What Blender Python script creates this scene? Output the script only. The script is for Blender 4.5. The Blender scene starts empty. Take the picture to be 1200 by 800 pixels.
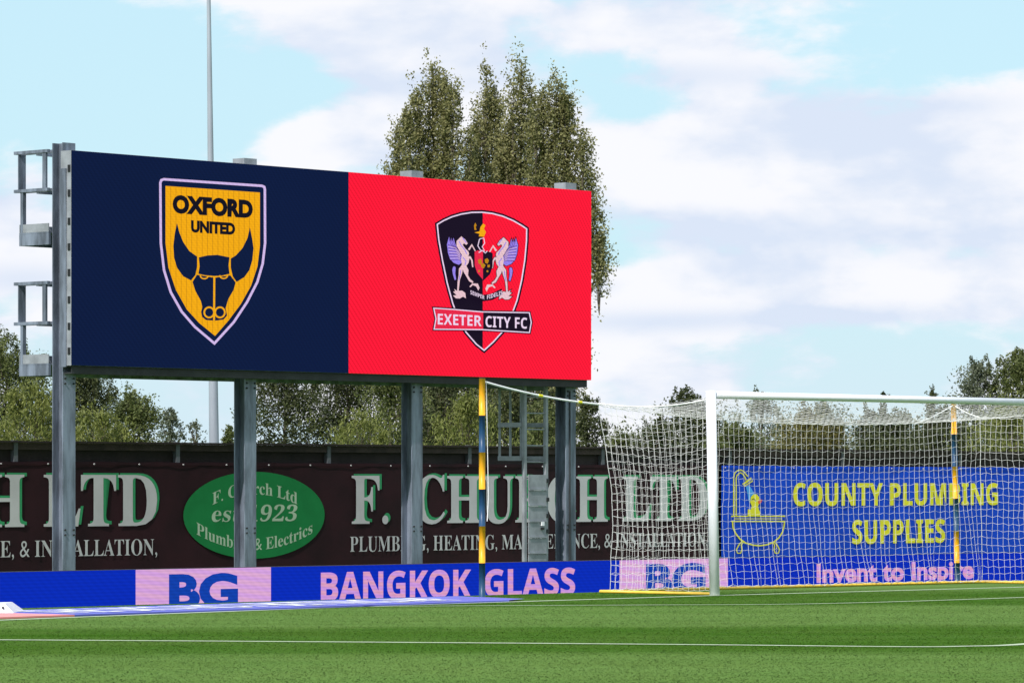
import bpy, math, random
import numpy as np
random.seed(7); rng = np.random.default_rng(7)
scene = bpy.context.scene
COL = scene.collection
R = math.radians
F = 4900.0; HY = 571.0; CAMZ = 1.3      # focal length in photo pixels, horizon row, lens height

# ------------------------------------------------------------------ camera
cam = bpy.data.cameras.new('camera'); cam.sensor_width = 36; cam.lens = 36*F/1200
cam.shift_y = (HY-400)/1200; cam.clip_start = 0.5; cam.clip_end = 6000
co = bpy.data.objects.new('camera', cam); COL.objects.link(co)
co.location = (0, 0, CAMZ); co.rotation_euler = (R(90), 0, 0)
scene.camera = co
# ------------------------------------------------------------------ light
SUN_AZ = R(-119); SUN_EL = R(46)
sv = (math.cos(SUN_AZ)*math.cos(SUN_EL), math.sin(SUN_AZ)*math.cos(SUN_EL), math.sin(SUN_EL))
sl = bpy.data.lights.new('sun', 'SUN'); sl.energy = 4.8; sl.angle = R(0.6); sl.color = (1, .95, .90)
so = bpy.data.objects.new('sun', sl); COL.objects.link(so)
from mathutils import Vector
so.rotation_euler = Vector(sv).to_track_quat('Z', 'Y').to_euler(); so.location = (0, 0, 50)
scene.view_settings.view_transform = 'Standard'; scene.view_settings.look = 'None'
EXPO = 0.0
scene.view_settings.exposure = EXPO; scene.view_settings.gamma = 1

def lin(r, g, b):
    f = lambda c: (c/255/12.92) if c/255 <= .04045 else ((c/255+.055)/1.055)**2.4
    return (f(r), f(g), f(b), 1)

class NT:
    def __init__(s, nt): s.nt = nt
    def n(s, t, **k):
        x = s.nt.nodes.new(t)
        for a, b in k.items(): setattr(x, a, b)
        return x
    def l(s, a, b): s.nt.links.new(a, b)
    def m(s, op, a, b=None, c=None, clamp=False):
        x = s.n('ShaderNodeMath', operation=op); x.use_clamp = clamp
        for i, v in enumerate((a, b, c)):
            if v is None: continue
            if isinstance(v, (int, float)): x.inputs[i].default_value = v
            else: s.l(v, x.inputs[i])
        return x.outputs[0]
    def noise(s, vec, scale, detail=4, rough=.5, dist=0):
        x = s.n('ShaderNodeTexNoise'); x.inputs['Scale'].default_value = scale
        x.inputs['Detail'].default_value = detail; x.inputs['Roughness'].default_value = rough
        x.inputs['Distortion'].default_value = dist
        if vec is not None: s.l(vec, x.inputs['Vector'])
        return x.outputs['Fac']
    def sm(s, v, lo, hi, a=0., b=1.):
        x = s.n('ShaderNodeMapRange', interpolation_type='SMOOTHSTEP')
        s.l(v, x.inputs[0])
        for i, q in enumerate((lo, hi, a, b)): x.inputs[i+1].default_value = q
        return x.outputs[0]
    def mix(s, f, a, b):
        x = s.n('ShaderNodeMix', data_type='RGBA')
        for i, v in ((0, f), (6, a), (7, b)):
            if isinstance(v, (int, float, tuple)): x.inputs[i].default_value = v
            else: s.l(v, x.inputs[i])
        return x.outputs[2]
    def comb(s, x_, y_, z_):
        x = s.n('ShaderNodeCombineXYZ')
        for i, v in enumerate((x_, y_, z_)):
            if isinstance(v, (int, float)): x.inputs[i].default_value = v
            else: s.l(v, x.inputs[i])
        return x.outputs[0]

# ------------------------------------------------------------------ sky with broken cumulus
world = bpy.data.worlds.new('World'); scene.world = world; world.use_nodes = True
w = NT(world.node_tree); bg = world.node_tree.nodes['Background']
sky = w.n('ShaderNodeTexSky', sky_type='NISHITA'); sky.sun_disc = False
sky.sun_elevation = SUN_EL; sky.sun_rotation = math.atan2(sv[0], sv[1])
sky.air_density = 1.0; sky.dust_density = 1.2; sky.ozone_density = 1.5
BG = 0.1; bg.inputs['Strength'].default_value = BG
tc = w.n('ShaderNodeTexCoord').outputs['Generated']
sx = w.n('ShaderNodeSeparateXYZ'); w.l(tc, sx.inputs[0]); X, Y, Z = sx.outputs
vec = w.comb(w.m('MULTIPLY', X, 10), w.m('MULTIPLY', Y, 10), w.m('MULTIPLY', Z, 22))
warp = w.noise(vec, 1.0, 2)
vec2 = w.n('ShaderNodeVectorMath', operation='ADD'); w.l(vec, vec2.inputs[0])
w.l(w.comb(w.m('MULTIPLY', warp, .25), 0, 0), vec2.inputs[1]); vec2 = vec2.outputs[0]
n1 = w.noise(vec2, 1.7, 10, .56)
n2 = w.noise(vec2, 4.0, 6, .55)
def blob(px, py, rx, ry, amp):
    ax, az = (px-600)/F, (HY-py)/F
    dx = w.m('DIVIDE', w.m('SUBTRACT', X, ax), rx/F); dz = w.m('DIVIDE', w.m('SUBTRACT', Z, az), ry/F)
    q = w.m('ADD', w.m('MULTIPLY', dx, dx), w.m('MULTIPLY', dz, dz))
    e = w.m('MULTIPLY', w.m('EXPONENT', w.m('MULTIPLY', q, -1)), amp)
    return w.m('MULTIPLY', e, w.m('GREATER_THAN', Y, 0))
mask = w.m('MULTIPLY', w.m('ADD', w.m('MULTIPLY', n1, .75), w.m('MULTIPLY', n2, .25)), 1.1)
for b in [(430, 30, 170, 60, .22), (760, 45, 170, 60, .2), (930, 205, 300, 75, .34), (1180, 220, 120, 70, .2),
          (400, 165, 90, 34, .16), (20, 250, 90, 90, .2), (830, 345, 240, 38, .24), (1080, 340, 160, 34, .16),
          (100, 60, 190, 130, -.26), (1080, 60, 190, 50, -.22), (900, 20, 80, 30, -.05), (740, 130, 60, 16, -.1),
          (330, 110, 60, 30, -.08), (900, 296, 300, 13, -.05), (700, 440, 700, 30, .05)]:
    mask = w.m('ADD', mask, blob(*b))
cover = w.sm(mask, .495, .625)
# clouds: lit tops, lilac-grey flat bases
lump = w.noise(vec2, 5.5, 5, .5)
basev = w.n('ShaderNodeVectorMath', operation='ADD'); w.l(vec2, basev.inputs[0]); basev.inputs[1].default_value = (0, 0, .42)
nb = w.noise(basev.outputs[0], 1.7, 4, .5)
flat = 0
for b in [(880, 276, 280, 20), (760, 378, 130, 14), (740, 92, 200, 18), (1090, 128, 90, 14), (430, 104, 130, 14), (1000, 372, 160, 12), (30, 330, 90, 20)]:
    q_ = blob(*b, 1.); flat = q_ if flat == 0 else w.m('ADD', flat, q_)
shade = w.sm(w.m('SUBTRACT', w.m('ADD', n1, w.m('MULTIPLY', lump, .35)), nb), -.03, .30)
shade = w.m('SUBTRACT', shade, w.m('MULTIPLY', flat, .8), clamp=True)
ccol = w.mix(shade, lin(218, 229, 247)[:3]+(1,), lin(248, 249, 254)[:3]+(1,))
lowhaze = w.sm(Z, .0, .06, .55, .0)
def bright(col, k):
    x = w.n('ShaderNodeVectorMath', operation='SCALE'); w.l(col, x.inputs[0]); x.inputs['Scale'].default_value = k
    return x.outputs[0]
CK = 1/(BG*2**EXPO)
clear = w.mix(.78, bright(sky.outputs[0], 1.35), tuple(c*CK*1.03 for c in lin(202, 240, 254)[:3])+(1,))
clear = w.mix(lowhaze, clear, tuple(c*CK for c in lin(226, 240, 252)[:3])+(1,))
clouds = bright(ccol, CK*1.02)
final = w.mix(cover, clear, clouds)
final = w.mix(w.m('GREATER_THAN', Z, -.06), sky.outputs[0], final)
w.l(final, bg.inputs['Color'])

# ------------------------------------------------------------------ materials
def mat(name, col, rough=.6, metal=0., var=.12, nscale=3., bump=0., bscale=40., spec=.4, streak=False, col2=None):
    m = bpy.data.materials.new(name); m.use_nodes = True; t = NT(m.node_tree); b = m.node_tree.nodes['Principled BSDF']
    pos = t.n('ShaderNodeNewGeometry').outputs['Position']
    if streak:
        mp = t.n('ShaderNodeMapping'); mp.inputs['Scale'].default_value = (1, 1, .18); t.l(pos, mp.inputs[0]); pos = mp.outputs[0]
    f = t.noise(pos, nscale, 6, .62)
    f2 = t.sm(f, .3, .7)
    a = tuple(c*(1-var) for c in col[:3])+(1,)
    c2 = col2 if col2 else tuple(min(1, c*(1+var)) for c in col[:3])+(1,)
    t.l(t.mix(f2, a, c2), b.inputs['Base Color'])
    b.inputs['Roughness'].default_value = rough; b.inputs['Metallic'].default_value = metal
    b.inputs['Specular IOR Level'].default_value = spec
    if bump:
        bn = t.n('ShaderNodeBump'); bn.inputs['Strength'].default_value = bump; bn.inputs['Distance'].default_value = .02
        t.l(t.noise(pos, bscale, 4), bn.inputs['Height']); t.l(bn.outputs[0], b.inputs['Normal'])
    return m

def led(name, rgb, k=1., ring=.1, rows=.08, rgb2=None):
    """light-giving LED face: emission with the fine beat pattern of its pixel rows"""
    m = bpy.data.materials.new(name); m.use_nodes = True; t = NT(m.node_tree); b = m.node_tree.nodes['Principled BSDF']
    g = t.n('ShaderNodeNewGeometry').outputs['Position']; s = t.n('ShaderNodeSeparateXYZ'); t.l(g, s.inputs[0])
    px = t.m('ADD', t.m('MULTIPLY', s.outputs[0], .68), t.m('MULTIPLY', s.outputs[1], .73))
    pz = s.outputs[2]
    q = t.m('ADD', t.m('MULTIPLY', t.m('MULTIPLY', px, px), .012), t.m('MULTIPLY', pz, 1.0))
    arc = t.m('SINE', t.m('MULTIPLY', t.m('ADD', q, t.m('MULTIPLY', t.noise(g, .35, 2), .35)), 58))
    row = t.m('SINE', t.m('MULTIPLY', pz, 157))
    v = t.m('ADD', 1.0, t.m('ADD', t.m('MULTIPLY', arc, ring), t.m('MULTIPLY', row, rows)))
    v = t.m('MULTIPLY', v, t.m('ADD', .95, t.m('MULTIPLY', t.noise(g, .8, 3), .1)))
    b.inputs['Base Color'].default_value = (.002, .002, .003, 1); b.inputs['Roughness'].default_value = .8
    b.inputs['Specular IOR Level'].default_value = .03
    base = lin(*rgb)
    if rgb2: t.l(t.mix(t.sm(t.m('SINE', t.m('ADD', t.m('MULTIPLY', pz, 60), t.m('MULTIPLY', px, 7))), -.6, .6), base, lin(*rgb2)), b.inputs['Emission Color'])
    else: b.inputs['Emission Color'].default_value = base
    t.l(t.m('MULTIPLY', v, k/2**EXPO), b.inputs['Emission Strength'])
    return m

M = {}
M['galv'] = mat('galvanised_steel', (.165, .19, .245), .5, .25, .5, 5, .12, 30, streak=True)
M['galv_light'] = mat('pale_galvanised_steel', (.27, .285, .315), .55, .15, .2, 4, .05)
M['galv_dark'] = mat('weathered_dark_steel', (.026, .028, .030), .6, .2, .25, 4, .1)
M['black'] = mat('black_plastic', (.012, .012, .014), .5)
M['white_paint'] = mat('white_gloss_paint', (.78, .78, .84), .28, 0, .04, 6, .03, 20)
M['twine'] = mat('white_net_twine', (.66, .65, .65), .8, 0, .06, 9)
M['yellow_tube'] = mat('yellow_painted_tube', (.78, .50, .06), .4, 0, .1, 8)
M['band_yellow'] = mat('amber_tape', (.86, .40, .012), .42, 0, .06, 6)
M['band_blue'] = mat('navy_tape', (.012, .058, .14), .42, 0, .1, 6)
M['rope'] = mat('white_rope', (.82, .81, .82), .8)
M['fence_dark'] = mat('dark_stained_timber', (.022, .014, .013), .8, 0, .35, 2.2, .3, 14)
M['fence_rail'] = mat('weathered_brown_timber', (.048, .030, .026), .8, 0, .35, 3, .3, 20)
M['fence_post'] = mat('dark_grey_steel', (.11, .115, .13), .6, .2, .15, 5)
M['maroon'] = mat('maroon_pvc_banner', (.020, .008, .011), .7, 0, .2, .9, .2, 2.2, spec=.15, col2=(.030, .009, .013, 1))
M['print_white'] = mat('banner_white_print', (.52, .50, .52), .8, 0, .07, 2, spec=.12)
M['print_green'] = mat('banner_green_print', (.04, .28, .12), .8, 0, .08, 2, spec=.12)
M['print_oval'] = mat('banner_green_oval_print', (.014, .19, .055), .8, 0, .08, 2, spec=.1)
M['print_cream'] = mat('banner_pale_green_print', (.40, .52, .38), .8, 0, .05, 2, spec=.12)
M['blue_banner'] = mat('blue_pvc_banner', (.005, .062, .58), .7, 0, .1, .8, .2, 2.2, spec=.15)
M['print_lime'] = mat('banner_yellow_print', (.80, .72, .04), .8, 0, .06, 2, spec=.12)
M['print_sky'] = mat('banner_sky_blue_print', (.06, .33, .85), .6)
M['print_red'] = mat('banner_red_print', (.7, .05, .04), .6)
M['duck_dark'] = mat('banner_dark_print', (.03, .04, .02), .6)
M['mat_blue'] = mat('periwinkle_vinyl', (.105, .115, .50), .55, 0, .1, 1.5)
M['mat_red'] = mat('coral_vinyl', (.75, .25, .25), .55, 0, .1, 1.5)
M['mat_white'] = mat('white_vinyl', (.8, .8, .85), .55, 0, .05, 2)
M['led_navy'] = led('led_navy', (9, 25, 62), 1, .07, .06)
M['led_red'] = led('led_red', (255, 22, 54), 1, .17, .06)
M['led_gold'] = led('led_gold', (242, 170, 16), 1, .04, .05)
M['led_golddark'] = led('led_gold_pinstripe', (190, 132, 22), 1, .04, .05)
M['led_lilac'] = led('led_lilac', (208, 184, 232), 1, .05, .05)
M['led_ink'] = led('led_ink', (16, 16, 30), 1, .05, .05)
M['led_black'] = led('led_black', (24, 14, 34), 1, .05, .05)
M['led_white'] = led('led_white', (236, 214, 240), 1, .05, .06)
M['led_cream'] = led('led_cream', (232, 196, 205), 1, .05, .06)
M['led_violet'] = led('led_violet', (150, 130, 235), 1, .05, .06)
M['led_feather'] = led('led_feather_shadow', (92, 66, 140), 1, .05, .06)
M['led_pinkred'] = led('led_pink_red', (232, 40, 74), 1, .05, .06)
M['led_blue'] = led('led_blue', (4, 42, 182), 1, .04, .07)
M['led_pink'] = led('led_pink', (208, 158, 220), 1, .03, .06, (216, 166, 208))
M['led_pinktext'] = led('led_pink_letters', (200, 148, 220), 1, .03, .06, (216, 156, 192))
M['led_royal'] = led('led_royal', (14, 62, 168), 1, .05, .08)
M['mast'] = mat('pale_mast_steel', (.34, .37, .43), .5, .1, .12, 2, streak=True)
M['bark'] = mat('grey_brown_bark', (.11, .09, .07), .9, 0, .3, 6, .5, 18)

def grass_material(name, blade):
    m = bpy.data.materials.new(name); m.use_nodes = True; t = NT(m.node_tree); b = m.node_tree.nodes['Principled BSDF']
    g = t.n('ShaderNodeNewGeometry').outputs['Position']; s = t.n('ShaderNodeSeparateXYZ'); t.l(g, s.inputs[0])
    c = t.m('ADD', s.outputs[1], t.m('MULTIPLY', s.outputs[0], -.10))
    c = t.m('ADD', c, t.m('MULTIPLY', t.noise(g, .35, 3), 1.2))
    # mowing stripes: blades laid towards or away from the viewer
    st = t.sm(t.m('SINE', t.m('MULTIPLY', t.m('SUBTRACT', c, 33.2), 2*math.pi/13.0)), -.35, .35)
    fine = t.sm(t.m('SINE', t.m('MULTIPLY', c, 2*math.pi/3.1)), -.8, .8)
    mpn = t.n('ShaderNodeMapping'); mpn.inputs['Scale'].default_value = (.16, 1.5, 1); mpn.inputs['Rotation'].default_value = (0, 0, .06); t.l(g, mpn.inputs[0])
    strk = t.sm(t.noise(mpn.outputs[0], 1.3, 5, .6), .3, .7)
    st = t.m('ADD', t.m('MULTIPLY', st, .68), t.m('ADD', t.m('MULTIPLY', fine, .10), t.m('MULTIPLY', strk, .22)))
    dark, light = (.030, .092, .003, 1), (.108, .192, .046, 1)
    col = t.mix(st, light, dark)
    mot = t.sm(t.noise(g, .7, 3, .5), .3, .7)
    col = t.mix(t.m('MULTIPLY', mot, .16), col, (.12, .16, .04, 1))
    if blade:
        a = t.n('ShaderNodeAttribute'); a.attribute_name = 'tint'
        col = t.mix(t.m('MULTIPLY', a.outputs['Fac'], .2), col, (.16, .215, .06, 1))
    if blade:
        gn = t.n('ShaderNodeNewGeometry').outputs['Normal']; mv = t.n('ShaderNodeMix', data_type='VECTOR'); mv.inputs[0].default_value = .82
        t.l(gn, mv.inputs[4]); mv.inputs[5].default_value = (0, 0, 1)
        nn = t.n('ShaderNodeVectorMath', operation='NORMALIZE'); t.l(mv.outputs[1], nn.inputs[0]); t.l(nn.outputs[0], b.inputs['Normal'])
    t.l(col, b.inputs['Base Color']); b.inputs['Roughness'].default_value = 1
    b.inputs['Specular IOR Level'].default_value = .02
    return m
M['turf'] = grass_material('mown_turf', False); M['blade'] = grass_material('grass_blades', True)
M['chalk'] = mat('white_line_paint', (.38, .45, .31), .8, 0, .12, 6)

def leaf_material(name, dark, light, tr=.35):
    m = bpy.data.materials.new(name); m.use_nodes = True; t = NT(m.node_tree)
    b = m.node_tree.nodes['Principled BSDF']; out = m.node_tree.nodes['Material Output']
    a = t.n('ShaderNodeAttribute'); a.attribute_name = 'tint'
    col = t.mix(a.outputs['Fac'], tuple(dark)+(1,), tuple(light)+(1,))
    t.l(col, b.inputs['Base Color']); b.inputs['Roughness'].default_value = .55; b.inputs['Specular IOR Level'].default_value = .3
    tl = t.n('ShaderNodeBsdfTranslucent'); t.l(col, tl.inputs[0])
    mx = t.n('ShaderNodeMixShader'); mx.inputs[0].default_value = tr
    t.l(b.outputs[0], mx.inputs[1]); t.l(tl.outputs[0], mx.inputs[2]); t.l(mx.outputs[0], out.inputs[0])
    return m
LEAF = {
 'poplar': leaf_material('poplar_leaves', (.095, .098, .030), (.34, .32, .14)),
 'dark': leaf_material('dark_leaves', (.030, .042, .015), (.105, .118, .044)),
 'mid': leaf_material('mid_green_leaves', (.060, .080, .022), (.160, .180, .058)),
 'willow': leaf_material('willow_leaves', (.100, .120, .022), (.240, .255, .070)),
 'pale': leaf_material('pale_leaves', (.085, .105, .065), (.180, .200, .125)),
 'rust': leaf_material('olive_brown_leaves', (.090, .085, .022), (.200, .180, .055)),
}

# ------------------------------------------------------------------ mesh helpers
class Plane:
    """vertical plane through (0, y600) whose horizontal lines run to photo column V"""
    def __init__(s, V, y600):
        th = math.atan2(F, V-600); s.c, s.s = math.cos(th), math.sin(th); s.y = y600
    def t(s, px, p=0):
        u = (px-600)/F
        return (u*s.y + u*p*s.c + p*s.s)/(s.c - u*s.s)
    def pt(s, t, p, z): return (t*s.c - p*s.s, s.y + t*s.s + p*s.c, z)
    def at(s, px, py, p=0):
        t = s.t(px, p); y = s.y + t*s.s + p*s.c
        return s.pt(t, p, CAMZ + (HY-py)/F*y)
    def z(s, px, py, p=0): return s.at(px, py, p)[2]

class MB:
    def __init__(s): s.v = []; s.f = []
    def quad(s, a, b, c, d): i = len(s.v); s.v += [a, b, c, d]; s.f.append((i, i+1, i+2, i+3)); return s
    def hexa(s, P):
        i = len(s.v); s.v += P
        for q in ((0, 3, 2, 1), (4, 5, 6, 7), (0, 1, 5, 4), (1, 2, 6, 5), (2, 3, 7, 6), (3, 0, 4, 7)): s.f.append(tuple(i+k for k in q))
        return s
    def box(s, pl, t0, t1, p0, p1, z0, z1):
        return s.hexa([pl.pt(t0, p0, z0), pl.pt(t1, p0, z0), pl.pt(t1, p1, z0), pl.pt(t0, p1, z0),
                       pl.pt(t0, p0, z1), pl.pt(t1, p0, z1), pl.pt(t1, p1, z1), pl.pt(t0, p1, z1)])
    def tube(s, pts, r, n=6, r2=None, cap=True):
        P = [Vector(p) for p in pts]; base = len(s.v); m = len(P)
        for i, p in enumerate(P):
            d = (P[min(i+1, m-1)] - P[max(i-1, 0)]).normalized()
            up = Vector((0, 0, 1)) if abs(d.z) < .9 else Vector((1, 0, 0))
            a = d.cross(up).normalized(); b = d.cross(a)
            rr = r if r2 is None else r+(r2-r)*i/(m-1)
            for k in range(n):
                an = 2*math.pi*k/n
                s.v.append(tuple(p + a*math.cos(an)*rr + b*math.sin(an)*rr))
        for i in range(m-1):
            for k in range(n):
                s.f.append((base+i*n+k, base+i*n+(k+1) % n, base+(i+1)*n+(k+1) % n, base+(i+1)*n+k))
        if cap: s.f.append(tuple(base+k for k in range(n))); s.f.append(tuple(base+(m-1)*n+k for k in reversed(range(n))))
        return s
    def poly(s, pts): i = len(s.v); s.v += list(pts); s.f.append(tuple(range(i, i+len(pts)))); return s
    def build(s, name, m, parent=None, smooth=False, link=True):
        me = bpy.data.meshes.new(name); off = parent.location if parent else Vector((0, 0, 0))
        if parent and parent.parent: off = parent.location + parent.parent.location
        me.from_pydata([(a[0]-off[0], a[1]-off[1], a[2]-off[2]) for a in s.v], [], s.f)
        me.materials.append(m); me.update()
        if smooth: me.polygons.foreach_set('use_smooth', [True]*len(me.polygons))
        o = bpy.data.objects.new(name, me); COL.objects.link(o)
        if parent: o.parent = parent
        return o
def thing(name, label, cat, loc, group=None):
    o = bpy.data.objects.new(name, None); COL.objects.link(o); o.location = loc
    o['label'] = label; o['category'] = cat; o.empty_display_size = .3
    if group: o['group'] = group
    return o
def tag(o, label, cat, group=None):
    o['label'] = label; o['category'] = cat
    if group: o['group'] = group
    return o
def structure(o): o['kind'] = 'structure'; return o
def label(o, s): o['label'] = s; return o
def ground_z(x, y):
    p = (-x*P0.s + (y-P0.y)*P0.c)
    return -.3*min(1, max(0, p/2.0)) if p > 0 else 0.
P0 = Plane(5100, 50.9)        # rear brow of the pitch plateau

# ------------------------------------------------------------------ lettering
def mp(s, base, dig):
    r = ''
    for ch in s:
        if 'A' <= ch <= 'Z': r += chr(base+ord(ch)-65)
        elif 'a' <= ch <= 'z': r += chr(base+26+ord(ch)-97)
        elif '0' <= ch <= '9' and dig: r += chr(dig+ord(ch)-48)
        else: r += ch
    return r
STY = {'sans': lambda s: s, 'serif': lambda s: mp(s, 0x1D400, 0x1D7CE), 'bold': lambda s: mp(s, 0x1D5D4, 0x1D7EC)}
_tc = {}
def glyphs(s, style, off=0.):
    k = (s, style, off)
    if k in _tc: return _tc[k]
    c = bpy.data.curves.new('t', 'FONT'); c.body = STY[style](s); c.size = 1; c.offset = off; c.resolution_u = 4
    o = bpy.data.objects.new('t', c); COL.objects.link(o); bpy.context.view_layer.update()
    me = bpy.data.meshes.new_from_object(o.evaluated_get(bpy.context.evaluated_depsgraph_get()))
    V = [tuple(v.co) for v in me.vertices]; Fc = [tuple(p.vertices) for p in me.polygons]
    bpy.data.objects.remove(o); bpy.data.curves.remove(c); bpy.data.meshes.remove(me)
    _tc[k] = (V, Fc); return _tc[k]
def text(pl, s, t0, t1, z0, cap, p, style='sans', off=0., bend=0., slant=0., dt=0., dz=0., rise=0.):
    V, Fc = glyphs(s, style, off); H = glyphs('H', style, off)[0]
    x0 = min(v[0] for v in V); x1 = max(v[0] for v in V)
    h0 = min(v[1] for v in H); hh = max(v[1] for v in H)-h0
    b = MB(); xm = .5
    for v in V:
        u = (v[0]-x0)/(x1-x0); q = (v[1]-h0)/hh*cap
        t = t0+u*(t1-t0)+slant*q; z = z0+q+bend*((u-.5)**2*4)+rise*u
        b.v.append(pl.pt(t+dt, p, z+dz))
    b.f = list(Fc); return b
def text_px(pl, s, l, r, base, cap, p, **k):
    t0, t1 = pl.t(l, p), pl.t(r, p); z0 = pl.z(l, base, p); z1 = pl.z(l, base-cap, p)
    return text(pl, s, t0, t1, z0, z1-z0, p, **k)
def shape(pl, pts, p, conv): return MB().poly([pl.at(*conv(x, y), p) for x, y in pts])
def stroke(b, pl, pts, wd, p, conv=lambda x, y: (x, y), closed=False):
    P = [conv(*q) for q in pts]
    if closed: P = P+[P[0]]
    L = []
    for i, (x, y) in enumerate(P):
        a = P[max(i-1, 0)]; c = P[min(i+1, len(P)-1)]
        if closed and i in (0, len(P)-1): a, c = P[-2], P[1]
        dx, dy = c[0]-a[0], c[1]-a[1]; q = math.hypot(dx, dy) or 1
        L.append(((x-dy/q*wd/2, y+dx/q*wd/2), (x+dy/q*wd/2, y-dx/q*wd/2)))
    for (a, b_), (c, d) in zip(L, L[1:]):
        b.quad(pl.at(*a, p), pl.at(*b_, p), pl.at(*d, p), pl.at(*c, p))
    return b
def inset(pts, k):
    n = len(pts); out = []
    ar = sum(pts[i][0]*pts[(i+1) % n][1]-pts[(i+1) % n][0]*pts[i][1] for i in range(n)); sg = 1 if ar > 0 else -1
    for i in range(n):
        a, b, c = pts[i-1], pts[i], pts[(i+1) % n]
        e1 = (b[0]-a[0], b[1]-a[1]); e2 = (c[0]-b[0], c[1]-b[1])
        l1 = math.hypot(*e1) or 1; l2 = math.hypot(*e2) or 1
        n1 = (-e1[1]/l1*sg, e1[0]/l1*sg); n2 = (-e2[1]/l2*sg, e2[0]/l2*sg)
        d = 1+n1[0]*n2[0]+n1[1]*n2[1]
        out.append((b[0]+k*(n1[0]+n2[0])/d, b[1]+k*(n1[1]+n2[1])/d))
    return out
def smooth_poly(pts, it=2, keep=()):
    for _ in range(it):
        o = []; n = len(pts)
        for i in range(n):
            a, b = pts[i], pts[(i+1) % n]
            o.append((a[0]*.75+b[0]*.25, a[1]*.75+b[1]*.25)); o.append((a[0]*.25+b[0]*.75, a[1]*.25+b[1]*.75))
        pts = o
    return pts
def circ(cx, cy, rx, ry, n=20, a0=0, a1=2*math.pi):
    return [(cx+rx*math.cos(a0+(a1-a0)*i/n), cy+ry*math.sin(a0+(a1-a0)*i/n)) for i in range(n+(0 if a1-a0 > 6.2 else 1))]

# ------------------------------------------------------------------ ground
def mesh_np(name, V, faces_flat, k, m, parent=None, tint=None):
    me = bpy.data.meshes.new(name); nf = len(faces_flat)//k
    me.vertices.add(len(V)); me.vertices.foreach_set('co', np.asarray(V, np.float32).ravel())
    me.loops.add(len(faces_flat)); me.loops.foreach_set('vertex_index', np.asarray(faces_flat, np.int32))
    me.polygons.add(nf); me.polygons.foreach_set('loop_start', np.arange(nf, dtype=np.int32)*k)
    me.polygons.foreach_set('loop_total', np.full(nf, k, np.int32))
    me.materials.append(m); me.update(calc_edges=True)
    if tint is not None:
        a = me.attributes.new('tint', 'FLOAT', 'FACE'); a.data.foreach_set('value', np.asarray(tint, np.float32))
    o = bpy.data.objects.new(name, me); COL.objects.link(o)
    if parent: o.parent = parent
    return o
gb = MB()
ts = [-1500, -200, -60, -30, -15, 0, 15, 30, 60, 200, 1500]
ps = [(-600, 0), (-60, 0), (-25, 0), (-12, 0), (-6, 0), (0, 0), (2.0, -.3), (8, -.3), (40, -.3), (200, -.3), (2500, -.3)]
for p, z in ps:
    for t in ts: gb.v.append(P0.pt(t, p, z))
n = len(ts)
for i in range(len(ps)-1):
    for j in range(n-1): gb.f.append((i*n+j, i*n+j+1, (i+1)*n+j+1, (i+1)*n+j))
structure(gb.build('pitch', M['turf']))

def gp(px, py):   # photo position -> point on the level pitch
    y = CAMZ*F/(py-HY); return np.array(((px-600)/F*y, y))
GOAL = np.array((2.41, 50.3)); gd = np.array((math.sqrt(.5), math.sqrt(.5))); gn = np.array((-gd[1], gd[0]))
def curve_pts(P, n=16):
    P = [np.array(p) for p in P]; out = []
    for i in range(len(P)-1):
        a, b, c, d = P[max(i-1, 0)], P[i], P[i+1], P[min(i+2, len(P)-1)]
        for k in range(n):
            t = k/n
            out.append(.5*((2*b)+(c-a)*t+(2*a-5*b+4*c-d)*t*t+(3*b-a-3*c+d)*t**3))
    out.append(P[-1]); return out
L_goal = [gp(-260, 737), gp(0, 726.5), gp(400, 711.2), GOAL+gd*0, GOAL+gd*12]
L_area = curve_pts([gp(300, 711.5), gp(560, 709.5), gp(760, 708.6), gp(963, 707), gp(1200, 699.7), gp(1400, 691)])
L_front = curve_pts([gp(-300, 748), gp(0, 749.5), gp(400, 752), gp(800, 755), gp(1050, 757.5), gp(1130, 757), gp(1200, 754.5), gp(1330, 743)])
LINES = [(L_goal, .14, 'goal line'), (L_area, .10, ''), (L_front, .14, '')]
for L, wd, _ in LINES:
    b = MB(); Q = []
    for i, p in enumerate(L):
        d = L[min(i+1, len(L)-1)]-L[max(i-1, 0)]; d = d/np.linalg.norm(d); nn = np.array((-d[1], d[0]))*wd/2
        Q.append((p-nn, p+nn))
    for (a, c), (e, g) in zip(Q, Q[1:]): b.quad((*a, .004), (*e, .004), (*g, .004), (*c, .004))
    structure(b.build('pitch_line', M['chalk']))
def dist_line(P, L):
    best = np.full(len(P), 1e9)
    for a, b in zip(L, L[1:]):
        d = b-a; t = np.clip(((P-a)@d)/(d@d), 0, 1); q = a+t[:, None]*d
        best = np.minimum(best, np.hypot(*(P-q).T))
    return best
# advert mat on the grass between goal line and boards
MPL = Plane(4540, 50.2); MT0, MT1 = MPL.t(-330), MPL.t(543, -.1)
def mat_pq(P):
    rel = P-np.array((0, MPL.y)); return rel@np.array((MPL.c, MPL.s)), rel@np.array((-MPL.s, MPL.c))
def mat_uv(P):
    rel = P-np.array((0, P0.y)); return rel@np.array((P0.c, P0.s)), rel@np.array((-P0.s, P0.c))
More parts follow.
